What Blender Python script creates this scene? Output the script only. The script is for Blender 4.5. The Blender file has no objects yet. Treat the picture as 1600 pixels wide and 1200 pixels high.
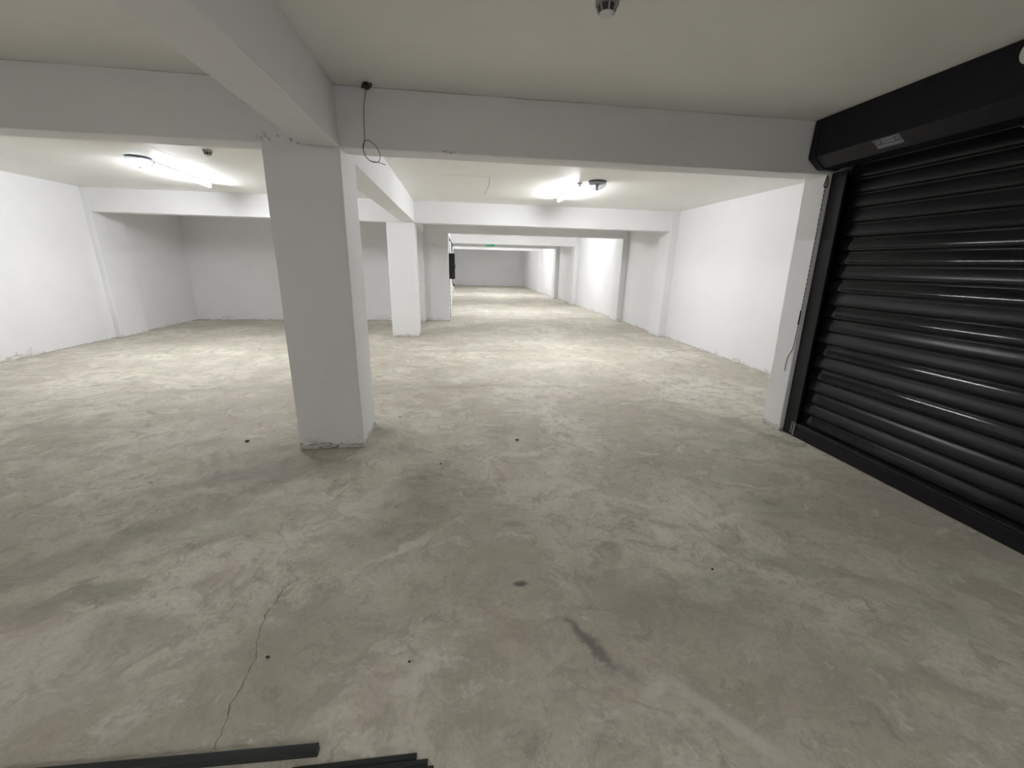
import bpy, bmesh, math, random
from mathutils import Vector, Matrix, noise
random.seed(7)
S = bpy.context.scene
C = S.collection

# ------------------------------------------------------------------ camera
cam = bpy.data.objects.new('camera', bpy.data.cameras.new('camera'))
C.objects.link(cam)
cam.data.sensor_width = 36.0
cam.data.lens = 632.2113 / 1600 * 36
cam.data.clip_start = 0.05
_r = Vector((0.991445, -0.128760, 0.021407)); _u = Vector((0.016202, 0.284140, 0.958646)); _f = Vector((0.129518, 0.950098, -0.283795))
_m = Matrix((_r, _u, -_f)).transposed().to_4x4()
_m.translation = (0, 0, 1.6)
cam.matrix_world = _m
S.camera = cam

# ------------------------------------------------------------------ world, exposure
W = bpy.data.worlds.new('world'); S.world = W; W.use_nodes = True
W.node_tree.nodes['Background'].inputs['Color'].default_value = (0.75, 0.80, 0.9, 1)
W.node_tree.nodes['Background'].inputs['Strength'].default_value = 0.0
S.view_settings.view_transform = 'Standard'
S.view_settings.look = 'None'
S.view_settings.gamma = 1
S.view_settings.use_curve_mapping = False
S.view_settings.exposure = 2.35
TUBE_STRENGTH = 71.0
FILL_STRENGTH = 29.0     # two weak tubes added behind the viewer to brighten the foreground

# ------------------------------------------------------------------ room numbers (metres)
ZC = 2.80            # ceiling
ZB = 2.402           # underside of the first beam
Y1, Y1B = 3.50, 3.724
XL = -6.87
XR = 4.917
XRP = 4.745          # face of the right pilasters
YB = -4.2            # wall behind the camera
YE = 31.14

# ------------------------------------------------------------------ node helpers
def mat(name, base=(0.8, 0.8, 0.8), rough=0.5, metal=0.0, **kw):
    m = bpy.data.materials.new(name); m.use_nodes = True
    b = m.node_tree.nodes['Principled BSDF']
    b.inputs['Base Color'].default_value = (*base, 1)
    b.inputs['Roughness'].default_value = rough
    b.inputs['Metallic'].default_value = metal
    for k, v in kw.items():
        b.inputs[k].default_value = v
    return m

class NT:
    def __init__(s, m):
        s.t = m.node_tree; s.n = s.t.nodes; s.b = s.n['Principled BSDF']
        s.pos = s.n.new('ShaderNodeNewGeometry').outputs['Position']
    def link(s, a, b):
        s.t.links.new(a, b)
    def set(s, sock, v):
        if isinstance(v, bpy.types.NodeSocket): s.link(v, sock)
        elif isinstance(v, (tuple, list)) and len(v) == 3 and sock.type == 'RGBA': sock.default_value = (*v, 1)
        else: sock.default_value = v
    def noise(s, scale, detail=4, rough=0.55, vec=None, stretch=None, dist=0.0, col=False):
        n = s.n.new('ShaderNodeTexNoise')
        n.inputs['Scale'].default_value = scale; n.inputs['Detail'].default_value = detail
        n.inputs['Roughness'].default_value = rough; n.inputs['Distortion'].default_value = dist
        v = vec or s.pos
        if stretch:
            mp = s.n.new('ShaderNodeMapping'); mp.inputs['Scale'].default_value = stretch[:3]
            if len(stretch) > 3: mp.inputs['Rotation'].default_value = (0, 0, stretch[3])
            s.link(v, mp.inputs['Vector']); v = mp.outputs[0]
        s.link(v, n.inputs['Vector'])
        return n.outputs['Color'] if col else n.outputs['Fac']
    def ramp(s, x, a, b, lo=0.0, hi=1.0):
        r = s.n.new('ShaderNodeMapRange'); r.interpolation_type = 'SMOOTHSTEP'
        s.link(x, r.inputs['Value'])
        r.inputs['From Min'].default_value = a; r.inputs['From Max'].default_value = b
        r.inputs['To Min'].default_value = lo; r.inputs['To Max'].default_value = hi
        return r.outputs['Result']
    def math(s, op, a, b=0.0):
        m = s.n.new('ShaderNodeMath'); m.operation = op
        s.set(m.inputs[0], a); s.set(m.inputs[1], b)
        return m.outputs[0]
    def vmath(s, op, a, b=None, scale=None):
        m = s.n.new('ShaderNodeVectorMath'); m.operation = op
        s.set(m.inputs[0], a)
        if b is not None: s.set(m.inputs[1], b)
        if scale is not None: m.inputs['Scale'].default_value = scale
        return m.outputs['Value'] if op in ('LENGTH', 'DOT_PRODUCT') else m.outputs['Vector']
    def mix(s, fac, a, b, mode='MIX'):
        m = s.n.new('ShaderNodeMix'); m.data_type = 'RGBA'; m.blend_type = mode
        s.set(m.inputs[0], fac); s.set(m.inputs[6], a); s.set(m.inputs[7], b)
        return m.outputs[2]
    def z(s):
        x = s.n.new('ShaderNodeSeparateXYZ'); s.link(s.pos, x.inputs[0]); return x.outputs
    def bump(s, h, strength=0.3, dist=0.01):
        b = s.n.new('ShaderNodeBump'); b.inputs['Strength'].default_value = strength
        b.inputs['Distance'].default_value = dist
        s.link(h, b.inputs['Height']); s.link(b.outputs[0], s.b.inputs['Normal'])
    def blob(s, warped, x, y, a, b, ang, soft=0.6):
        """mask of an ellipse on the floor (world metres)"""
        mp = s.n.new('ShaderNodeMapping'); mp.vector_type = 'TEXTURE'
        mp.inputs['Location'].default_value = (x, y, 0)
        mp.inputs['Rotation'].default_value = (0, 0, ang)
        mp.inputs['Scale'].default_value = (a, b, 1)
        s.link(warped, mp.inputs['Vector'])
        return s.ramp(s.vmath('LENGTH', mp.outputs[0]), 1 + soft, 1 - soft)

def plaster(name, base, dirt=True, chips=0.0, stains=()):
    m = mat(name, base, 0.55); t = NT(m)
    m.node_tree.nodes['Principled BSDF'].inputs['Specular IOR Level'].default_value = 0.35
    n1 = t.noise(0.9, 4, 0.6)
    col = t.mix(t.ramp(n1, 0.35, 0.7), base, tuple(c * 0.965 for c in base))
    n2 = t.noise(14, 5, 0.65)
    col = t.mix(t.ramp(n2, 0.66, 0.78, 0, 0.30), col, tuple(c * 0.8 for c in base))
    if dirt:
        z = t.z()[2]
        edge = t.math('SUBTRACT', z, t.math('MULTIPLY', t.ramp(t.noise(1.7, 5, 0.7), 0.45, 0.75), 0.16))
        n3 = t.noise(17, 4, 0.7)
        msk = t.math('MULTIPLY', t.ramp(edge, 0.05, -0.01), t.ramp(n3, 0.40, 0.62))
        col = t.mix(t.math('MULTIPLY', msk, 0.55), col, (0.42, 0.37, 0.28))
        foot = t.math('MULTIPLY', t.ramp(z, 0.018, 0.004), t.ramp(t.noise(3.1, 4, 0.6), 0.38, 0.55))
        col = t.mix(t.math('MULTIPLY', foot, 0.7), col, (0.25, 0.23, 0.19))
    if chips:
        z = t.z()[2]
        band = t.math('ADD', z, t.math('MULTIPLY', t.noise(6, 3, 0.6), 0.02))
        c1 = t.math('MULTIPLY', t.ramp(band, 0.062, 0.052), 0.55)
        col = t.mix(t.math('MULTIPLY', c1, chips), col, (0.50, 0.49, 0.45))
        c2 = t.math('MULTIPLY', t.ramp(z, 0.07, 0.05), t.ramp(t.noise(26, 4, 0.7, stretch=(0.7, 0.7, 1.8)), 0.52, 0.62))
        col = t.mix(t.math('MULTIPLY', c2, chips), col, (0.22, 0.21, 0.19))
        c3 = t.math('MULTIPLY', t.ramp(t.noise(3.3, 4, 0.6), 0.60, 0.70), t.ramp(t.noise(34, 3, 0.6), 0.60, 0.66))
        col = t.mix(t.math('MULTIPLY', c3, 0.2 * chips), col, (0.40, 0.39, 0.37))
    # chipped places with a shape of their own: centre, half sizes, colour, noise threshold
    for c, h, cc, th in stains:
        v = t.vmath('DIVIDE', t.vmath('SUBTRACT', t.pos, c), h)
        k = t.math('MULTIPLY', t.ramp(t.vmath('LENGTH', v), 1.05, 0.75), t.ramp(t.noise(45, 4, 0.7), th, th + 0.05))
        col = t.mix(t.math('MULTIPLY', k, 0.75), col, cc)
    t.set(t.b.inputs['Base Color'], col)
    h = t.math('ADD', t.math('MULTIPLY', t.noise(5, 4, 0.6), 1.0), t.math('MULTIPLY', t.noise(60, 3, 0.6), 0.12))
    t.bump(h, 0.28, 0.012)
    return m

WB = (0.86, 0.86, 0.862)
RUST = (0.42, 0.34, 0.28); DK = (0.36, 0.34, 0.31)
WHITE = plaster('white_wall_paint', WB)
LEFTW = plaster('white_wall_paint_left', WB, stains=(((-6.87, 6.25, 0.06), (0.2, 0.16, 0.10), DK, 0.47), ((-6.87, 7.2, 0.03), (0.2, 0.25, 0.05), RUST, 0.5)))
BEAM = plaster('white_beam_paint', WB, dirt=False, stains=(
    ((-1.33, Y1, 2.44), (0.10, 0.06, 0.035), RUST, 0.54), ((-1.17, Y1, 2.425), (0.09, 0.05, 0.02), RUST, 0.54), ((-1.02, Y1, 2.41), (0.16, 0.05, 0.012), DK, 0.5),
    ((-0.05, Y1, 2.41), (0.06, 0.05, 0.012), DK, 0.48), 
    ((-0.84, 2.2, 2.405), (0.010, 0.75, 0.010), DK, 0.56)))
COLM = plaster('white_column_paint', WB, chips=1.0)
CEIL = plaster('white_ceiling_paint', (0.92, 0.915, 0.875), dirt=False)

def floor_mat():
    base = (0.79, 0.76, 0.65)
    m = mat('worn_concrete', base, 0.6); t = NT(m)
    wn = t.noise(1.8, 5, 0.6, col=True)
    warped = t.vmath('ADD', t.pos, t.vmath('SCALE', t.vmath('SUBTRACT', wn, (0.5, 0.5, 0.5)), scale=0.55))
    wn2 = t.noise(9, 5, 0.65, col=True)
    warped2 = t.vmath('ADD', warped, t.vmath('SCALE', t.vmath('SUBTRACT', wn2, (0.5, 0.5, 0.5)), scale=0.16))
    flat = t.vmath('MULTIPLY', warped2, (1, 1, 0))
    flat2 = t.vmath('MULTIPLY', t.vmath('ADD', t.pos, t.vmath('SCALE', t.vmath('SUBTRACT', wn2, (0.5, 0.5, 0.5)), scale=0.05)), (1, 1, 0))
    big = t.noise(0.75, 3, 0.55, vec=warped)
    col = t.mix(t.ramp(big, 0.36, 0.62, 0, 0.9), base, (0.55, 0.51, 0.42))
    green = t.noise(1.5, 5, 0.65, vec=warped, stretch=(1, 1.4, 1, 0.5))
    col = t.mix(t.ramp(green, 0.48, 0.64, 0, 0.6), col, (0.49, 0.50, 0.38))
    pink = t.noise(2.3, 5, 0.6, vec=warped, stretch=(1.2, 0.8, 1, 1.1))
    col = t.mix(t.ramp(pink, 0.52, 0.66, 0, 0.6), col, (0.60, 0.51, 0.45))
    mid = t.noise(5.5, 8, 0.72, vec=warped, stretch=(1, 1.4, 1, 0.7), dist=0.5)
    col = t.mix(t.ramp(mid, 0.46, 0.62, 0, 0.65), col, (0.45, 0.415, 0.335))
    light = t.noise(4.2, 8, 0.74, vec=warped, stretch=(1, 1.6, 1, -0.4), dist=0.6)
    col = t.mix(t.ramp(light, 0.54, 0.66, 0, 0.6), col, (0.84, 0.82, 0.74))
    dark = t.noise(3.6, 8, 0.76, vec=warped, stretch=(1.5, 1, 1, 0.8), dist=0.6)
    col = t.mix(t.ramp(dark, 0.55, 0.66, 0, 0.7), col, (0.36, 0.33, 0.27))
    # trowel swirls and scuffs
    sw = t.noise(11, 6, 0.7, vec=warped, stretch=(0.5, 1.8, 1, 0.35), dist=1.6)
    col = t.mix(t.ramp(sw, 0.58, 0.66, 0, 0.32), col, (0.84, 0.82, 0.74))
    sw2 = t.noise(13, 6, 0.7, vec=warped, stretch=(1.7, 0.6, 1, 0.9), dist=1.2)
    col = t.mix(t.ramp(sw2, 0.58, 0.67, 0, 0.45), col, (0.40, 0.375, 0.31))
    fine = t.noise(38, 6, 0.75)
    col = t.mix(t.ramp(fine, 0.35, 0.75, 0, 0.45), col, (0.42, 0.39, 0.33))
    speck = t.noise(75, 2, 0.5)
    col = t.mix(t.ramp(speck, 0.72, 0.77, 0, 0.6), col, (0.25, 0.23, 0.19))
    # floor stains, and dark patches beside the first pillar's foot: x, y, half sizes, turn, strength, colour
    B = (0.33, 0.285, 0.25); G = (0.34, 0.335, 0.265); Lt = (0.86, 0.84, 0.76)
    for x, y, a, b, ang, k, cc in (
            (0.56, 1.36, 0.17, 0.045, -0.75, 0.75, (0.20, 0.17, 0.165)),
            (0.30, 1.71, 0.035, 0.018, 0.0, 0.9, (0.13, 0.12, 0.10)),
            (0.33, 2.22, 0.06, 0.03, 0.0, 0.5, B),
            (0.98, 1.52, 0.36, 0.13, -0.5, 0.45, G),
            (1.45, 1.55, 0.22, 0.12, -0.6, 0.35, G),
            (1.95, 1.65, 0.45, 0.07, -0.55, 0.4, G),
            (-1.95, 2.42, 0.20, 0.06, 0.5, 0.5, G),
            (-2.15, 2.15, 0.40, 0.12, 0.6, 0.45, G),
            (-1.84, 1.82, 0.18, 0.07, 0.5, 0.5, G),
            (-2.25, 1.75, 0.30, 0.08, 0.2, 0.55, G),
            (-1.45, 1.62, 0.20, 0.10, 0.3, 0.5, B),
            (-1.80, 2.95, 0.50, 0.13, 0.5, 0.45, B),
            (-1.25, 3.02, 0.40, 0.12, 0.35, 0.4, B),
            (-0.25, 2.65, 0.35, 0.22, 0.7, 0.45, G),
            (-0.45, 2.20, 0.35, 0.18, 0.5, 0.45, G),
            (-0.65, 1.50, 0.25, 0.25, 0.3, 0.45, G),
            (-0.30, 1.60, 0.22, 0.12, 0.9, 0.35, G),
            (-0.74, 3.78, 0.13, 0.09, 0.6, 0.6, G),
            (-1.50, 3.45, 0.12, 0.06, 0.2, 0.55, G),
            (3.02, 3.72, 0.25, 0.16, -0.7, 0.55, G),
            (3.10, 3.35, 0.22, 0.07, -1.0, 0.6, G),
            (2.55, 3.55, 0.30, 0.09, -0.2, 0.35, G),
            (-0.30, 5.6, 0.18, 0.35, 0.2, 0.35, G),
            (0.20, 5.3, 0.55, 0.08, 0.05, 0.45, (0.33, 0.29, 0.21)),
            (1.10, 5.2, 0.60, 0.08, -0.1, 0.35, (0.33, 0.29, 0.21)),
            (2.55, 4.45, 0.38, 0.05, -0.5, 0.4, G),
            (0.3, 7.6, 1.3, 0.10, 0.02, 0.35, (0.36, 0.33, 0.27)),
            (1.4, 6.7, 0.9, 0.10, -0.1, 0.3, (0.36, 0.33, 0.27)),
            (-3.9, 4.1, 0.8, 0.12, 0.1, 0.35, G),
            (-2.8, 3.6, 0.7, 0.10, 0.2, 0.3, G),
            (-3.0, 5.3, 0.9, 0.10, 0.1, 0.3, G),
            (1.25, 2.03, 0.05, 0.10, 0.0, 0.6, Lt),
            (1.35, 2.35, 0.28, 0.022, -0.5, 0.5, Lt),
            (1.75, 2.15, 0.30, 0.022, -0.2, 0.5, Lt),
            (1.62, 2.35, 0.02, 0.14, 0.2, 0.4, Lt),
            (2.20, 2.55, 0.20, 0.022, -0.5, 0.5, Lt),
            (-0.22, 1.22, 0.10, 0.05, 0.5, 0.6, Lt),
            (-0.35, 2.05, 0.16, 0.03, 0.2, 0.5, Lt),
            (-0.62, 2.62, 0.22, 0.12, 0.4, 0.4, Lt),
            (-1.65, 1.45, 0.35, 0.20, 0.2, 0.25, Lt),
            (0.95, 0.98, 0.03, 0.20, 0.7, 0.5, Lt),
            (0.75, 1.10, 0.06, 0.03, 0.4, 0.5, Lt)):
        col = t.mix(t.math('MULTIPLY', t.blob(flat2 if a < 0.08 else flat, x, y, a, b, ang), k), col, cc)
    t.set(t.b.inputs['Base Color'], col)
    t.set(t.b.inputs['Roughness'], t.ramp(dark, 0.3, 0.7, 0.50, 0.75))
    t.b.inputs['Specular IOR Level'].default_value = 0.35
    h = t.math('ADD', t.math('MULTIPLY', t.noise(2.4, 5, 0.6, vec=warped, stretch=(1, 1.6, 1, 0.4)), 1.0), t.math('MULTIPLY', fine, 0.10))
    t.bump(h, 0.65, 0.035)
    return m
FLOOR = floor_mat()
CRACK = mat('crack_dark', (0.16, 0.09, 0.06), 0.9)
def coated(name, base, rough, amp=0.08):
    m = mat(name, base, rough); t = NT(m)
    t.set(t.b.inputs['Roughness'], t.ramp(t.noise(30, 4, 0.6), 0.3, 0.7, rough - amp, rough + amp))
    return m
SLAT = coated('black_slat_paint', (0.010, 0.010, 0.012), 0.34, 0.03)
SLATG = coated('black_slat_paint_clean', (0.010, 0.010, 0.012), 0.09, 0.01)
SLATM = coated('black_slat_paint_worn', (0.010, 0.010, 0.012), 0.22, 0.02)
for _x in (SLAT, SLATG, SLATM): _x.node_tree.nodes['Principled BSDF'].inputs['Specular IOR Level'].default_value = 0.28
GUIDE = coated('black_guide_paint', (0.010, 0.012, 0.013), 0.45)
BOX = coated('navy_black_paint', (0.003, 0.003, 0.009), 0.5)
BOX.node_tree.nodes['Principled BSDF'].inputs['Specular IOR Level'].default_value = 0.3
GUIDE.node_tree.nodes['Principled BSDF'].inputs['Specular IOR Level'].default_value = 0.3
STEEL = coated('dull_steel', (0.22, 0.21, 0.20), 0.4)
CABLE = mat('black_cable', (0.015, 0.014, 0.013), 0.55)
GREYCABLE = mat('grey_cable', (0.05, 0.05, 0.05), 0.6)
PLASTIC = coated('white_plastic', (0.75, 0.75, 0.74), 0.4)
GREYPL = coated('grey_plastic', (0.30, 0.31, 0.31), 0.45)
DARKPL = mat('dark_plastic', (0.03, 0.03, 0.03), 0.5)
BAR = coated('black_aluminium', (0.022, 0.026, 0.027), 0.38)
GLASS = mat('clear_bowl', (0.9, 0.92, 0.95), 0.08, 0.0, **{'Transmission Weight': 0.85, 'IOR': 1.25})
CABM = mat('black_cabinet_paint', (0.006, 0.006, 0.006), 0.5)
STK = mat('sticker_dark', (0.05, 0.05, 0.065), 0.4)
STKP = mat('sticker_print', (0.30, 0.30, 0.38), 0.45)
STONE = mat('crumb_dark', (0.05, 0.045, 0.035), 0.9)
STONE2 = mat('crumb_pale', (0.72, 0.70, 0.64), 0.9)
def emis(name, col, st):
    m = mat(name, (0.8, 0.8, 0.8), 0.4); b = m.node_tree.nodes['Principled BSDF']
    b.inputs['Emission Color'].default_value = (*col, 1); b.inputs['Emission Strength'].default_value = st
    return m
TUBE = emis('lit_tube', (0.935, 0.95, 1.0), TUBE_STRENGTH)
GLOW = emis('added_glow', (0.92, 0.97, 1.0), 25.0)
CORRTUBE = emis('corridor_tube', (0.935, 0.95, 1.0), 42.0)
FILLTUBE = emis('fill_tube', (0.98, 0.97, 1.0), FILL_STRENGTH)
GREEN = emis('exit_green', (0.01, 0.42, 0.16), 0.12)
GREEN.node_tree.nodes['Principled BSDF'].inputs['Base Color'].default_value = (0.01, 0.25, 0.1, 1)
EXITW = emis('exit_white', (0.8, 1.0, 0.9), 0.2)

# ------------------------------------------------------------------ object helpers
def tag(o, label=None, cat=None, group=None, kind=None):
    if label: o['label'] = label
    if cat: o['category'] = cat
    if group: o['group'] = group
    if kind: o['kind'] = kind
    return o
def link(name, bm, m, parent=None, smooth=False, bevel=0.0):
    me = bpy.data.meshes.new(name)
    bmesh.ops.recalc_face_normals(bm, faces=bm.faces)
    bm.to_mesh(me); bm.free()
    for x in (m if isinstance(m, (list, tuple)) else [m]): me.materials.append(x)
    if smooth:
        for p in me.polygons: p.use_smooth = True
    o = bpy.data.objects.new(name, me); C.objects.link(o)
    if parent: o.parent = parent
    if bevel:
        b = o.modifiers.new('bevel', 'BEVEL'); b.width = bevel; b.segments = 2; b.limit_method = 'ANGLE'; b.angle_limit = 0.7
    return o
def empty(name, loc=(0, 0, 0)):
    o = bpy.data.objects.new(name, None); C.objects.link(o); o.location = loc; o.empty_display_size = 0.1
    return o
def box(bm, x0, x1, y0, y1, z0, z1):
    v = [bm.verts.new((x, y, z)) for x in (x0, x1) for y in (y0, y1) for z in (z0, z1)]
    for q in ((0, 1, 3, 2), (4, 6, 7, 5), (0, 4, 5, 1), (2, 3, 7, 6), (0, 2, 6, 4), (1, 5, 7, 3)):
        bm.faces.new([v[i] for i in q])
    return v
def grid_box(x0, x1, y0, y1, z0, z1, seg=0.12, jit=0.0025, warp=None):
    """box whose faces are cut into a grid and very slightly uneven, like hand plastered concrete"""
    bm = bmesh.new()
    n = [max(1, int(round(d / seg))) for d in (x1 - x0, y1 - y0, z1 - z0)]
    n = [min(k, 90) for k in n]
    lo = (x0, y0, z0); hi = (x1, y1, z1); V = {}
    def vert(i, j, k):
        key = (i, j, k)
        if key not in V:
            p = Vector([lo[a] + (hi[a] - lo[a]) * key[a] / n[a] for a in range(3)])
            d = noise.noise_vector(p * 2.1) * jit + noise.noise_vector(p * 11.0) * jit * 0.6
            p = p + d
            if warp: p = warp(p)
            V[key] = bm.verts.new(p)
        return V[key]
    for ax in range(3):
        a, b = [q for q in range(3) if q != ax]
        for side in (0, n[ax]):
            for i in range(n[a]):
                for j in range(n[b]):
                    q = []
                    for di, dj in ((0, 0), (1, 0), (1, 1), (0, 1)):
                        key = [0, 0, 0]; key[ax] = side; key[a] = i + di; key[b] = j + dj
                        q.append(vert(*key))
                    bm.faces.new(q)
    return bm
def struct(name, bm, m, label, cat, smooth=False, bevel=0.007):
    return tag(link(name, bm, m, smooth=smooth, bevel=bevel), label, cat, kind='structure')
def lathe(bm, prof, c=(0, 0, 0), n=32, caps=True):
    rings = []
    for r, z in prof:
        rings.append([bm.verts.new((c[0] + r * math.cos(2 * math.pi * i / n), c[1] + r * math.sin(2 * math.pi * i / n), c[2] + z)) for i in range(n)])
    for a, b in zip(rings, rings[1:]):
        for i in range(n): bm.faces.new((a[i], a[(i + 1) % n], b[(i + 1) % n], b[i]))
    if caps:
        bm.faces.new(rings[0]); bm.faces.new(rings[-1])
def tube(bm, pts, r, n=8, sub=5):
    P = [Vector(p) for p in pts]
    Q = []
    for i in range(len(P) - 1):                       # Catmull-Rom
        p0, p1, p2, p3 = P[max(i - 1, 0)], P[i], P[i + 1], P[min(i + 2, len(P) - 1)]
        for s in range(sub):
            t = s / sub
            Q.append(0.5 * (2 * p1 + (p2 - p0) * t + (2 * p0 - 5 * p1 + 4 * p2 - p3) * t * t + (3 * p1 - p0 - 3 * p2 + p3) * t ** 3))
    Q.append(P[-1])
    rings = []; up = Vector((0.3, 0.9, 0.1)).normalized()
    for i, q in enumerate(Q):
        d = (Q[min(i + 1, len(Q) - 1)] - Q[max(i - 1, 0)]).normalized()
        a = d.cross(up)
        if a.length < 1e-3: a = d.cross(Vector((1, 0, 0)))
        a.normalize(); b = d.cross(a).normalized(); up = b if abs(b.dot(up)) > 0.2 else up
        rr = r[min(i // sub, len(r) - 1)] if isinstance(r, (list, tuple)) else r
        rings.append([bm.verts.new(q + rr * (math.cos(2 * math.pi * k / n) * a + math.sin(2 * math.pi * k / n) * b)) for k in range(n)])
    for a, b in zip(rings, rings[1:]):
        for k in range(n): bm.faces.new((a[k], a[(k + 1) % n], b[(k + 1) % n], b[k]))
    bm.faces.new(rings[0]); bm.faces.new(rings[-1])
def prism_y(bm, prof, y0, y1, ny=1, f=None):
    """profile of (x, z) points pushed along y"""
    R = []
    for j in range(ny + 1):
        y = y0 + (y1 - y0) * j / ny
        R.append([bm.verts.new((x, y, z)) for x, z in prof])
    n = len(prof)
    for a, b in zip(R, R[1:]):
        for i in range(n): bm.faces.new((a[i], a[(i + 1) % n], b[(i + 1) % n], b[i]))
    bm.faces.new(R[0]); bm.faces.new(R[-1])

# ------------------------------------------------------------------ the shell
def build_floor():
    bm = bmesh.new()
    box(bm, XL - 0.3, XR + 0.3, YB - 0.2, YE + 0.2, -0.2, 0.0)
    # hairline crack, proud of the slab by a hair
    pts = [(-0.735, 2.01), (-0.80, 1.93), (-0.852, 1.861), (-0.90, 1.79), (-0.897, 1.72), (-0.918, 1.66), (-0.906, 1.58), (-0.893, 1.50), (-0.857, 1.413), (-0.862, 1.35), (-0.858, 1.29), (-0.868, 1.234), (-0.852, 1.17), (-0.845, 1.084)]
    fine = []
    for (x0, y0), (x1, y1) in zip(pts, pts[1:]):
        for s in range(4):
            t = s / 4; fine.append((x0 + (x1 - x0) * t + random.uniform(-.004, .004), y0 + (y1 - y0) * t))
    fine.append(pts[-1])
    prev = None
    for i, (x, y) in enumerate(fine):
        w = 0.0007 + 0.0012 * random.random()
        if i < 8: w *= 0.5
        cur = (bm.verts.new((x - w, y, 0.0006)), bm.verts.new((x + w, y, 0.0006)))
        if prev:
            f = bm.faces.new((prev[0], prev[1], cur[1], cur[0])); f.material_index = 1
        prev = cur
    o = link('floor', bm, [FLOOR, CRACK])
    tag(o, 'stained beige concrete floor of the garage with a hairline crack', 'floor', kind='structure')
build_floor()
bm = bmesh.new(); box(bm, XL - 0.3, XR + 0.3, YB - 0.2, YE + 0.2, ZC, ZC + 0.2)
def hairline(bm, pts, w, z):
    prev = None
    for i, (x, y) in enumerate(pts):
        a = Vector(pts[min(i + 1, len(pts) - 1)]) - Vector(pts[max(i - 1, 0)]); a.normalize(); n = Vector((-a.y, a.x)) * w
        cur = (bm.verts.new((x - n.x, y - n.y, z)), bm.verts.new((x + n.x, y + n.y, z)))
        if prev:
            f = bm.faces.new((prev[0], prev[1], cur[1], cur[0])); f.material_index = 1
        prev = cur
hairline(bm, [(-0.288, 6.426), (0.072, 6.426), (0.486, 6.459)], 0.006, ZC - 0.0006)
hairline(bm, [(0.486, 6.459), (0.525, 7.112), (0.511, 8.01)], 0.006, ZC - 0.0006)
hairline(bm, [(-3.453, 5.694), (-3.485, 6.014), (-3.47, 6.265)], 0.006, ZC - 0.0006)
hairline(bm, [(-3.47, 6.265), (-3.414, 6.389), (-3.194, 6.409)], 0.006, ZC - 0.0006)
SEAM = mat('hairline_grey', (0.55, 0.53, 0.48), 0.9)
struct('ceiling', bm, [CEIL, SEAM], 'smooth off-white painted concrete ceiling slab', 'ceiling', bevel=0)

bm = bmesh.new(); box(bm, XL - 0.25, XL, YB, YE, 0, ZC)
struct('wall_left', bm, LEFTW, 'long white wall along the left side of the garage', 'wall', bevel=0)
bm = bmesh.new(); box(bm, XR, XR + 0.2, Y1B, YE, 0, ZC)
struct('wall_right', bm, WHITE, 'long white wall receding along the right side beyond the shutter', 'wall', bevel=0)
bm = bmesh.new(); box(bm, XL, XR, YE, YE + 0.2, 0, ZC)
struct('wall_far', bm, WHITE, 'grey-shaded end wall at the far end of the corridor', 'wall', bevel=0)
bm = bmesh.new(); box(bm, XL, XR, YB - 0.2, YB, 0, ZC)
struct('wall_back', bm, WHITE, 'white wall behind the viewer', 'wall', bevel=0)
# wall carrying the shutter, behind it
bm = bmesh.new(); box(bm, 3.50, 3.70, YB, Y1, 0, ZC)
struct('wall_shutter', bm, WHITE, 'wall behind the black roller shutter', 'wall', bevel=0)
# rear wall left of the corridor opening, and corridor left wall
CX = -0.234
struct('wall_rear', grid_box(XL, CX, 11.82, 12.07, 0, ZC, 0.25, 0.003), WHITE, 'white wall facing the viewer behind the second pillar, left of the corridor opening', 'wall', bevel=0.005)
bm = bmesh.new(); box(bm, CX - 0.2, CX, 12.07, YE, 0, ZC)
struct('wall_corridor', bm, WHITE, 'left wall of the far corridor, seen edge on', 'wall', bevel=0)

# right stub / pilaster at the first beam, leaning slightly
def lean(p):
    if p.x < 3.6: p.x -= 0.0345 * p.z
    return p
struct('column_1', grid_box(3.284, XR, Y1, Y1B + 0.02, 0, ZC, 0.12, 0.003, lean), COLM, 'white end column beside the shutter guide rail, dirty at its foot', 'column')
# ceiling beams across
def beam(i, x0, x1, y0, y1, z, label, seg=0.12):
    return struct('beam_%d' % i, grid_box(x0, x1, y0, y1, z, ZC, seg, 0.003), BEAM, label, 'beam')
beam(1, XL, 3.30, Y1, Y1B, ZB, 'grey-shaded white crossbeam nearest the viewer, over the first pillar', 0.10)
beam(2, XL, XR, 9.106, 9.36, 2.378, 'brightly lit white crossbeam over the second pillar', 0.15)
beam(3, CX, XR, 11.82, 12.07, 2.372, 'shaded crossbeam over the corridor opening', 0.2)
beam(4, CX, XR, 16.87, 17.12, 2.344, 'bright crossbeam in the corridor, just before the exit sign', 0.3)
beam(5, CX, XR, 20.13, 20.38, 2.350, 'shaded corridor crossbeam carrying the green exit sign', 0.3)
beam(6, CX, XR, 24.33, 24.58, 2.359, 'farthest bright crossbeam before the end wall', 0.3)
# lengthwise beams
beam(7, -1.117, -0.8495, YB, Y1, ZB, 'lengthwise beam running overhead from the viewer to the first pillar', 0.12)
beam(8, -1.137, -0.858, Y1B, 9.106, ZB - 0.006, 'lengthwise beam between the first and second pillars', 0.15)
beam(9, -1.137, -0.868, 9.36, 11.82, ZB - 0.02, 'short lengthwise beam from the second pillar to the rear wall', 0.2)
# pillars
def foot(p):
    if p.y < 3.7: p.y -= 0.05 * max(0, 1 - p.z / 2.4)
    return p
struct('pillar_1', grid_box(-1.3923, -0.8495, Y1 - 0.001, 3.98, 0, ZB + 0.01, 0.06, 0.003, foot), COLM, 'large square white pillar nearest the viewer, with a scuffed foot', 'pillar')
struct('pillar_2', grid_box(-1.4276, -0.8663, 9.100, 9.604, 0, 2.39, 0.09, 0.003), COLM, 'second square white pillar, standing farther back in full light', 'pillar')
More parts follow.
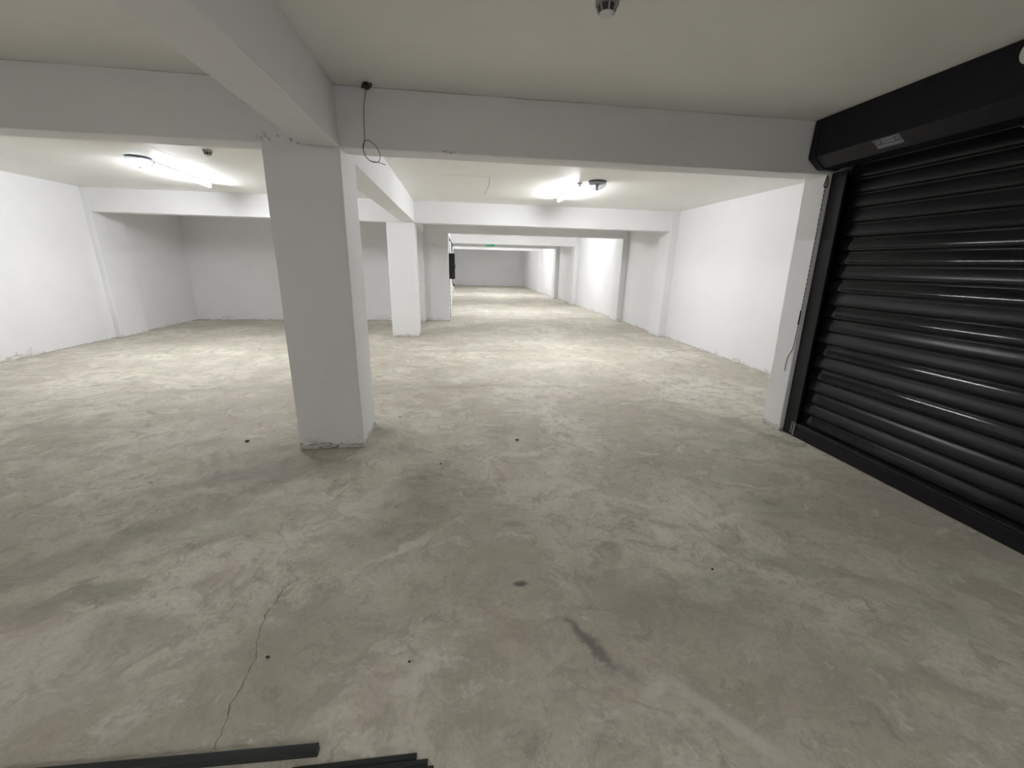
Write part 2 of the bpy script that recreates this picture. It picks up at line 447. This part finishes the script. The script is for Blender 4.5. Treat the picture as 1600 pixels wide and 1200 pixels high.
# pilasters against the walls
def pil(i, x0, x1, y0, y1, label):
    return struct('pilaster_%d' % i, grid_box(x0, x1, y0, y1, 0, ZC, 0.15, 0.003), WHITE, label, 'pilaster')
pil(1, XRP, XR, 9.10, 9.62, 'white pilaster on the right wall under the second crossbeam')
pil(2, XRP, XR, 11.81, 12.35, 'white pilaster on the right wall at the corridor opening')
pil(3, XRP, XR, 16.86, 17.35, 'white pilaster on the right wall deep in the corridor')
pil(4, XRP - 0.01, XR, 20.12, 20.62, 'white pilaster on the right wall below the exit sign beam')
pil(5, XRP, XR, 24.32, 24.82, 'farthest white pilaster on the right wall')
pil(6, XL, XL + 0.10, 9.10, 9.85, 'shallow white pilaster on the left wall')
pil(7, -1.42, -0.90, 11.62, 11.83, 'white pilaster on the rear wall seen just right of the second pillar')

# ------------------------------------------------------------------ roller shutter
def shutter():
    root = tag(empty('roller_shutter', (3.4, 1.6, 0)), 'black steel roller shutter closed down to the floor beside the white end column', 'roller shutter')
    def part(name, bm, m, parent=root, **k):
        off = Vector((3.4, 1.6, 0))
        for v in bm.verts: v.co -= off
        return link(name, bm, m, parent, **k)
    Y0, YT = -0.6, 3.385
    pitch = 0.1155; z0 = 0.150
    prof = []
    t = [(0, 0.0), (.015, .008), (.03, .014), (.06, .0190), (.10, .0220), (.15, .0238), (.21, .0243), (.29, .0239), (.39, .0223), (.50, .0197), (.62, .0165), (.74, .0125), (.84, .0078), (.91, .0046), (.93, .0065), (.955, .0095), (.975, .0075), (.99, .001)]
    nsl = 21
    xb = lambda z: 3.379 - 0.020 * z
    for k in range(nsl):
        amp = 1.0 + (0.10 if k % 2 else -0.06)
        for a, d in t:
            z = z0 + (k + a) * pitch
            prof.append((xb(z) - d * amp, z))
    top = prof[-1][1]
    prof2 = prof + [(xb(top) + 0.012, top), (xb(z0) + 0.012, z0)]
    bm = bmesh.new(); prism_y(bm, prof2, Y0, YT, 24)
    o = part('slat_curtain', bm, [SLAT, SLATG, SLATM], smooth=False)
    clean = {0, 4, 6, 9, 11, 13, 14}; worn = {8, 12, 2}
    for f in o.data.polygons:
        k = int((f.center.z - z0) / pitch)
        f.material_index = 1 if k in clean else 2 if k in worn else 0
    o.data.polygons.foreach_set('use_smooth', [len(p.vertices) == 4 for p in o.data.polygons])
    # bottom rail: flat bar with a rounded lip on top
    bm = bmesh.new()
    prism_y(bm, [(3.385, 0.004), (3.322, 0.004), (3.318, 0.012), (3.320, 0.100), (3.322, 0.112), (3.312, 0.118), (3.308, 0.126), (3.310, 0.136), (3.320, 0.144), (3.345, 0.150), (3.385, 0.152)], Y0, YT - 0.04, 1)
    part('bottom_rail', bm, SLAT, bevel=0.002)
    bm = bmesh.new(); box(bm, 3.330, 3.375, Y0, YT - 0.04, 0.0, 0.006)
    part('rubber_seal', bm, DARKPL)
    # guide rails: an open channel, wide flange towards the room
    def channel(y0, y1, sgn):
        bm = bmesh.new()
        a, b = (y0, y1)
        # lips, web
        pr = [(3.325, a), (3.325, b), (3.480, b), (3.480, a), (3.435, a), (3.435, a + sgn * 0.02), (3.460, a + sgn * 0.02), (3.460, b - sgn * 0.02), (3.349, b - sgn * 0.02), (3.349, a)]
        lo = [bm.verts.new((x, y, 0.0)) for x, y in pr]
        hi = [bm.verts.new((x - (0.0345 * 2.415 if x < 3.4 else 0.0), y, 2.415)) for x, y in pr]
        n = len(pr)
        for i in range(n): bm.faces.new((lo[i], lo[(i + 1) % n], hi[(i + 1) % n], hi[i]))
        bm.faces.new(lo); bm.faces.new(hi)
        return bm
    g1 = part('guide_rail', channel(3.355, 3.496, 1), GUIDE, bevel=0.003)
    g2 = part('guide_rail', channel(-0.57, -0.71, -1), GUIDE, bevel=0.003)
    # bare steel stop plate near the foot of the rail
    bm = bmesh.new(); box(bm, 3.310, 3.323, 3.351, 3.368, 0.0, 0.15); box(bm, 3.312, 3.323, 3.384, 3.396, 0.03, 0.15)
    sp = part('stop_plate', bm, STEEL, bevel=0.001)
    # housing
    hp = [(2.984, ZC - 0.002), (2.984, 2.513), (3.084, 2.436), (3.240, 2.436), (3.240, 2.445), (3.46, 2.60), (3.46, ZC - 0.002)]
    bm = bmesh.new(); prism_y(bm, hp, -0.8, 3.43, 1)
    h = part('housing', bm, BOX, bevel=0.006)
    cp = [(2.978, ZC - 0.004), (2.974, 2.60), (2.972, 2.520), (2.980, 2.504), (3.078, 2.430), (3.10, 2.426), (3.24, 2.426), (3.30, 2.50), (3.30, ZC - 0.004)]
    bm = bmesh.new(); prism_y(bm, cp, 3.428, 3.492, 1)
    c = part('end_cap', bm, BOX, bevel=0.008); c.parent = h
    # maker's sticker on the sloping lower face, print too small to read
    ax = Vector((0.1, 0, -0.077)).normalized(); nrm = Vector((-0.077, 0, -0.1)).normalized(); base = Vector((2.984, 0, 2.513))
    def plate(bm, y0, y1, s0, s1, lift, mi=0):
        v = [bm.verts.new(base + ax * s + Vector((0, y, 0)) + nrm * q) for q in (0.0, lift) for y, s in ((y0, s0), (y1, s0), (y1, s1), (y0, s1))]
        for q in ((0, 1, 2, 3), (4, 7, 6, 5), (0, 4, 5, 1), (1, 5, 6, 2), (2, 6, 7, 3), (3, 7, 4, 0)):
            f = bm.faces.new([v[i] for i in q]); f.material_index = mi
    bm = bmesh.new()
    plate(bm, 2.755, 2.940, 0.004, 0.086, 0.0015)
    for y0, y1, s0, s1 in ((2.757, 2.938, .006, .009), (2.757, 2.938, .080, .084), (2.757, 2.760, .006, .084), (2.935, 2.938, .006, .084),
                           (2.80, 2.885, .016, .026), (2.80, 2.885, .036, .048), (2.765, 2.93, .060, .066), (2.765, 2.93, .070, .076),
                           (2.895, 2.925, .02, .03), (2.90, 2.93, .038, .044), (2.77, 2.79, .014, .02), (2.77, 2.79, .03, .04)):
        plate(bm, y0, y1, s0, s1, 0.0022, 1)
    s = part('sticker', bm, [STK, STKP]); s.parent = h; s['label'] = 'dark sticker with fine pale print on the housing'
shutter()

# white fixture in front of the housing, cut off by the right edge
t = tag(empty('bulkhead_light', (2.93, 1.972, 2.70)), 'white rounded light fixture on the black shutter housing, at the right edge', 'light fixture')
bm = bmesh.new()
rings = []
for j in range(9):
    a = math.pi / 2 * j / 8
    y = 0.17 - 0.055 + 0.055 * math.sin(a); r = 0.058 * max(0.12, math.cos(a)) ** 0.6
    rings.append((y, r))
rings = [(-y, r) for y, r in reversed(rings)] + rings
pv = None
for y, r in rings:
    cur = [bm.verts.new((r * 0.75 * math.cos(2 * math.pi * k / 20), y, r * math.sin(2 * math.pi * k / 20))) for k in range(20)]
    if pv:
        for k in range(20): bm.faces.new((pv[k], pv[(k + 1) % 20], cur[(k + 1) % 20], cur[k]))
    else: bm.faces.new(cur)
    pv = cur
bm.faces.new(pv)
link('diffuser', bm, PLASTIC, t, smooth=True)
bm = bmesh.new(); box(bm, 0.02, 0.053, -0.15, 0.15, -0.045, 0.045)
link('back_plate', bm, GREYPL, t, bevel=0.006)

# ------------------------------------------------------------------ tube lights
def tube_light(x, y0, y1, label, group='lit tube lights on the ceiling', ang=0.0, m=None):
    L = (y1 - y0) / 2
    r = tag(empty('tube_light', (x, (y0 + y1) / 2, ZC)), label, 'ceiling light', group)
    r.rotation_euler.z = ang
    bm = bmesh.new()
    pr = [(-0.042, 0), (-0.040, -0.020), (-0.024, -0.034), (0.024, -0.034), (0.040, -0.020), (0.042, 0)]
    prism_y(bm, pr, -L, L, 1); link('batten', bm, PLASTIC, r, bevel=0.002)
    for q in (-1, 1):
        bm = bmesh.new(); y = q * (L - 0.012); box(bm, -0.018, 0.018, y - 0.012, y + 0.012, -0.072, -0.033)
        link('lamp_holder', bm, PLASTIC, r, bevel=0.002)
    bm = bmesh.new(); lathe(bm, [(0.018, -L + 0.024), (0.018, L - 0.024)], n=18)
    for v in bm.verts: v.co = Vector((v.co.x, v.co.z, v.co.y - 0.054))
    o = link('tube', bm, [m or TUBE, PLASTIC], r, smooth=True); o['label'] = 'glowing white tube with an opaque back'
    for f in o.data.polygons:                        # the back third of the tube is its heat sink
        if f.normal.z > 0.45: f.material_index = 1
    return r
tube_light(-4.03, 6.50, 8.06, 'glowing tube light on the ceiling at left, above the left wall bay', ang=0.08)
tube_light(1.87, 6.50, 8.02, 'glowing tube light on the ceiling just left of the clear glass bowl lamp', ang=-0.03)
tube_light(1.2, 13.6, 15.1, 'glowing tube light in the first corridor bay, nearer the left wall', m=CORRTUBE)
tube_light(3.3, 13.6, 15.1, 'added second tube light in the first corridor bay, nearer the right wall', m=CORRTUBE)  # second tube of this bay, added to make the corridor brighter
tube_light(1.2, 21.4, 22.9, 'glowing tube light beyond the exit sign, nearer the left wall', m=CORRTUBE)
tube_light(3.3, 21.4, 22.9, 'added second tube light beyond the exit sign, nearer the right wall', m=CORRTUBE)  # again a second tube, added for brightness
tube_light(2.2, 26.2, 27.7, 'added fill tube, out of view, in the last bay before the end wall', m=CORRTUBE)  # added to brighten the end wall, no lamp known here
tube_light(1.4, -2.9, -1.4, 'added weak fill tube on the ceiling behind the viewer, right of the lengthwise beam', m=FILLTUBE)  # this tube and the next are added fill for the foreground
tube_light(-3.9, -2.9, -1.4, 'added weak fill tube on the ceiling behind the viewer, left of the lengthwise beam', m=FILLTUBE)

# ------------------------------------------------------------------ ceiling bowls beside the tubes
def bowl(x, y, label, R=0.135, lit=False):
    r = tag(empty('ceiling_bowl', (x, y, ZC)), label, 'ceiling lamp', 'round glass ceiling bowls beside the tube lights')
    bm = bmesh.new(); lathe(bm, [(R * 0.96, 0), (R, -0.006), (R, -0.016), (R * 0.96, -0.02)]); link('rim', bm, DARKPL, r, bevel=0.001)
    bm = bmesh.new(); lathe(bm, [(R * 0.94, -0.0205), (R * 0.90, -0.034), (R * 0.78, -0.038)]); link('base', bm, GREYPL, r)
    bm = bmesh.new()
    outer = [(R * math.cos(a), -0.0185 - 0.095 * math.sin(a)) for a in [math.pi / 2 * i / 12 for i in range(12)]] + [(0.012, -0.1135)]
    lathe(bm, outer, caps=False)
    o = link('glass_bowl', bm, GLASS, r, smooth=True)
    sd = o.modifiers.new('solid', 'SOLIDIFY'); sd.thickness = 0.003; sd.offset = 1
    bm = bmesh.new(); lathe(bm, [(0.028, -0.038), (0.026, -0.06), (0.018, -0.075), (0.018, -0.12), (0.010, -0.126)], n=20); link('stem', bm, GREYPL, r, smooth=True)
    if lit:  # added glowing balls stand in for tube light refracted in the glass
        for dx in (-0.05, 0.05):
            bm = bmesh.new(); bmesh.ops.create_uvsphere(bm, u_segments=16, v_segments=10, radius=0.026)
            for v in bm.verts: v.co += Vector((dx, -0.02, -0.065))
            link('glow', bm, GLOW, r, smooth=True)['label'] = 'added bulb'
    return r
bowl(2.07, 6.36, 'round ceiling lamp with dark rim and clear glass bowl beside the right tube light')
bowl(-3.99, 6.30, 'round ceiling lamp with added glow at the near end of the left tube light', lit=True)

# ------------------------------------------------------------------ smoke detectors
def detector(x, y, label, s=1.0):
    r = tag(empty('smoke_detector', (x, y, ZC)), label, 'smoke detector', 'smoke detectors on the ceiling')
    bm = bmesh.new(); lathe(bm, [(0.054 * s, 0), (0.056 * s, -0.006), (0.054 * s, -0.019), (0.050 * s, -0.022)], n=40); link('base', bm, GREYPL, r, smooth=False, bevel=0.001)
    bm = bmesh.new(); lathe(bm, [(0.038 * s, -0.0225), (0.034 * s, -0.05)], n=32); link('vent', bm, DARKPL, r)
    bm = bmesh.new()
    for k in range(7):
        a = 2 * math.pi * k / 7 + 0.12
        n0 = len(bm.verts)
        vs = box(bm, 0.036 * s, 0.050 * s, -0.0035, 0.0035, -0.053, -0.022)
        for v in vs:
            sh = 0.75 if v.co.z < -0.04 else 1.0
            x0, y0 = v.co.x * sh, v.co.y
            v.co.x = x0 * math.cos(a) - y0 * math.sin(a); v.co.y = x0 * math.sin(a) + y0 * math.cos(a)
    link('vent_rib', bm, GREYPL, r)
    bm = bmesh.new(); lathe(bm, [(0.036 * s, -0.050), (0.035 * s, -0.054), (0.026 * s, -0.061), (0.010, -0.064)], n=32); link('cap', bm, PLASTIC, r, smooth=True)
    return r
detector(0.722, 2.265, 'white smoke detector on the ceiling at the top edge of the photo')
detector(-2.87, 5.72, 'small white smoke detector far left on the ceiling, left of the first pillar', 0.9)

# ------------------------------------------------------------------ hanging cable at the first beam
r = tag(empty('hanging_cable', (-0.615, 3.43, ZC)), 'loose black cable hanging from the ceiling with a loop, right of the first pillar', 'cable')
pts = [(-0.615, 3.43, 2.79), (-0.622, 3.43, 2.74), (-0.640, 3.43, 2.65), (-0.647, 3.43, 2.55), (-0.650, 3.43, 2.47), (-0.657, 3.43, 2.42), (-0.665, 3.43, 2.38), (-0.652, 3.43, 2.335), (-0.625, 3.43, 2.308),
       (-0.590, 3.43, 2.298), (-0.560, 3.43, 2.306), (-0.549, 3.43, 2.335), (-0.556, 3.425, 2.375), (-0.578, 3.42, 2.408), (-0.610, 3.42, 2.432), (-0.640, 3.42, 2.436), (-0.662, 3.42, 2.412), (-0.664, 3.42, 2.375),
       (-0.648, 3.42, 2.330), (-0.615, 3.42, 2.304), (-0.575, 3.42, 2.300), (-0.540, 3.42, 2.292), (-0.512, 3.42, 2.282)]
bm = bmesh.new(); tube(bm, [Vector(p) - Vector((-0.615, 3.43, ZC)) for p in pts], 0.0035); link('cord', bm, CABLE, r, smooth=True)
bm = bmesh.new(); lathe(bm, [(0.016, 0), (0.024, -0.012), (0.030, -0.022), (0.026, -0.030), (0.012, -0.040)], n=16)
for v in bm.verts: v.co.x += random.uniform(-.004, .004)
link('grommet', bm, CABLE, r, smooth=True)
bm = bmesh.new(); tube(bm, [(0.0, 0, -0.015), (0.03, 0.0, -0.004), (0.036, -0.005, -0.018), (0.02, -0.006, -0.03), (-0.02, -0.006, -0.034), (-0.03, 0, -0.03)], 0.006); link('cord_knot', bm, CABLE, r, smooth=True)

# ------------------------------------------------------------------ cable down the end column
def xc(z): return 3.284 - 0.0345 * z
r = tag(empty('wall_cable', (3.24, 3.49, 1.2)), 'thin dark cable running down the edge of the white end column beside the shutter', 'cable')
O = Vector((3.24, 3.49, 1.2))
path = [(2.36, 3.497), (2.2, 3.497), (2.0, 3.497), (1.8, 3.497), (1.6, 3.497), (1.4, 3.498), (1.23, 3.50), (1.10, 3.503), (0.98, 3.507), (0.90, 3.512), (0.85, 3.52), (0.79, 3.55), (0.74, 3.562), (0.68, 3.564), (0.63, 3.562)]
bm = bmesh.new(); tube(bm, [Vector((xc(z) - 0.004, y, z)) - O for z, y in path], 0.0042); link('cord', bm, GREYCABLE, r, smooth=True)
bm = bmesh.new(); tube(bm, [Vector((xc(z) - 0.008, y, z)) - O for z, y in ((1.235, 3.500), (1.17, 3.50), (1.105, 3.503))], 0.009); link('connector', bm, CABLE, r, smooth=True)
bm = bmesh.new(); tube(bm, [Vector((xc(z) - 0.006 + dx, y, z)) - O for z, y, dx in ((2.395, 3.496, .004), (2.36, 3.492, .014), (2.315, 3.49, .016), (2.30, 3.492, .0), (2.315, 3.495, -.014), (2.355, 3.495, -.006), (2.395, 3.496, .002))], 0.006); link('hook', bm, CABLE, r, smooth=True)

# ------------------------------------------------------------------ exit sign
r = tag(empty('exit_sign', (1.56, 20.10, 2.51)), 'small green lit emergency exit sign with a running figure, under the corridor ceiling', 'exit sign')
bm = bmesh.new(); box(bm, -0.20, 0.20, -0.005, 0.028, -0.11, 0.11); link('case', bm, GREEN, r, bevel=0.004)
bm = bmesh.new()
def poly(bm, pts, y=-0.0085, d=0.003):
    a = [bm.verts.new((x, y, z)) for x, z in pts]; b = [bm.verts.new((x, y + d, z)) for x, z in pts]
    n = len(pts); bm.faces.new(a); bm.faces.new(b[::-1])
    for i in range(n): bm.faces.new((a[i], a[(i + 1) % n], b[(i + 1) % n], b[i]))
poly(bm, [(0.02, -0.015), (0.10, -0.015), (0.10, -0.05), (0.17, 0.0), (0.10, 0.05), (0.10, 0.015), (0.02, 0.015)])
link('arrow', bm, EXITW, r)
bm = bmesh.new()
poly(bm, [(-0.075 + 0.016 * math.cos(a), 0.072 + 0.016 * math.sin(a)) for a in [2 * math.pi * i / 12 for i in range(12)]])
poly(bm, [(-0.10, 0.05), (-0.07, 0.052), (-0.03, 0.02), (-0.04, 0.01), (-0.075, 0.030), (-0.09, 0.0), (-0.055, -0.02), (-0.045, -0.07), (-0.065, -0.07), (-0.075, -0.03), (-0.11, -0.02), (-0.15, -0.06), (-0.165, -0.048), (-0.125, 0.0), (-0.115, 0.03), (-0.14, 0.015), (-0.155, -0.01), (-0.165, 0.0), (-0.145, 0.03)])
link('running_figure', bm, EXITW, r)

# ------------------------------------------------------------------ wall cabinet in the corridor
r = tag(empty('wall_cabinet', (CX, 12.5, 1.15)), 'black metal wall cabinet at the left edge of the corridor opening', 'cabinet')
bm = bmesh.new(); box(bm, 0.0, 0.155, -0.25, 0.25, 0.0, 0.71); link('body', bm, CABM, r, bevel=0.004)
bm = bmesh.new(); box(bm, 0.155, 0.166, -0.24, 0.24, 0.01, 0.70); d = link('door', bm, CABM, r, bevel=0.003)
bm = bmesh.new(); box(bm, 0.166, 0.182, -0.215, -0.195, 0.30, 0.42); link('handle', bm, STEEL, d, bevel=0.002)
bm = bmesh.new(); tube(bm, [(0.10, 0, 0.0), (0.10, 0, -0.10), (0.105, 0, -0.13)], 0.022); tube(bm, [(0.105, 0, -0.13), (0.12, 0, -0.17), (0.13, -0.01, -0.20)], 0.030); link('plug', bm, CABLE, r, smooth=True)
bm = bmesh.new(); tube(bm, [(0.012, -0.1, 0.0), (0.012, -0.1, -0.5), (0.012, -0.1, -1.12)], 0.011); link('lower_conduit', bm, GREYCABLE, r, smooth=True)
bm = bmesh.new(); tube(bm, [(0.02, -0.1, 0.71), (0.02, -0.1, 0.95), (0.02, -0.1, 1.2)], 0.014); tube(bm, [(0.09, 0, 0.71), (0.09, 0, 0.85), (0.09, 0, 0.98), (0.05, 0, 1.06), (0.02, 0, 1.12)], 0.018); link('upper_conduit', bm, GREYCABLE, r, smooth=True)

# ------------------------------------------------------------------ profiles lying on the floor
def bar(name, x, y, ang, length, prof, label, cat, group=None, m=BAR, z=0.0, cut=0.0):
    """(x, y) is the right end; the bar runs off to the left"""
    bm = bmesh.new(); n = len(prof)
    a = [bm.verts.new((-length, py, pz)) for py, pz in prof]
    b = [bm.verts.new((cut * (py / 0.03), py, pz)) for py, pz in prof]
    for i in range(n): bm.faces.new((a[i], a[(i + 1) % n], b[(i + 1) % n], b[i]))
    bm.faces.new(a); bm.faces.new(b)
    o = link(name, bm, m, bevel=0.001)
    o.location = (x, y, z); o.rotation_euler.z = ang
    return tag(o, label, cat, group)
bar('metal_bar', -0.492, 1.018, -0.034, 1.35, [(0, 0), (0.026, 0), (0.026, 0.030), (0.022, 0.0305), (0.003, 0.0305), (0, 0.0295), (0.0, 0.018), (0.0015, 0.016), (0.0, 0.014)],
    'long black metal bar lying on the floor at the lower left', 'metal bar')
SP = [(0, 0), (0.019, 0), (0.019, 0.004), (0.0165, 0.0055), (0.0165, 0.008), (0.003, 0.008), (0.002, 0.0055), (0, 0.004)]
bar('metal_strip', -0.162, 0.972, -0.012, 0.40, SP, 'farthest black metal strip in the bundle on the floor at the bottom edge', 'metal strip', 'bundle of black metal strips on the floor')
bar('metal_strip', -0.124, 0.9505, -0.012, 0.42, SP, 'middle black metal strip in the bundle on the floor at the bottom edge', 'metal strip', 'bundle of black metal strips on the floor')
bar('metal_strip', -0.104, 0.929, -0.012, 0.42, SP, 'black metal strip nearest the viewer in the bundle at the bottom edge', 'metal strip', 'bundle of black metal strips on the floor')

# ------------------------------------------------------------------ crumbs on the floor
def crumb(x, y, s, m, label):
    bm = bmesh.new(); bmesh.ops.create_icosphere(bm, subdivisions=2, radius=s)
    for v in bm.verts:
        v.co *= 1 + 0.5 * noise.noise(v.co * (1.2 / s) + Vector((x * 9, y * 7, 0)))
        v.co.x *= 1.3; v.co.z = v.co.z * 0.5
    zm = min(v.co.z for v in bm.verts)
    for v in bm.verts: v.co.z -= zm
    o = link('concrete_crumb', bm, m, smooth=True); o.location = (x, y, 0)
    tag(o, label, 'crumb', 'crumbs lying on the floor')
crumb(0.536, 3.488, 0.012, STONE, 'small dark crumb on the floor right of the first pillar')
crumb(-1.918, 3.662, 0.015, STONE, 'dark crumb on the floor left of the first pillar')
crumb(-0.812, 1.415, 0.006, STONE, 'tiny dark crumb on the floor just right of the hairline crack')
crumb(-0.225, 1.33, 0.005, STONE, 'tiny dark crumb low in the middle of the floor')
crumb(-0.135, 2.46, 0.010, STONE2, 'pale crumb on the floor right of the first pillar foot')
crumb(-0.635, 4.178, 0.008, STONE, 'tiny dark crumb on the floor close beside the foot of the first pillar')
crumb(-0.160, 3.074, 0.007, STONE, 'tiny dark crumb on the floor between the first pillar and the pale crumb')
crumb(1.376, 1.697, 0.006, STONE, 'tiny dark crumb on the floor nearest the roller shutter')
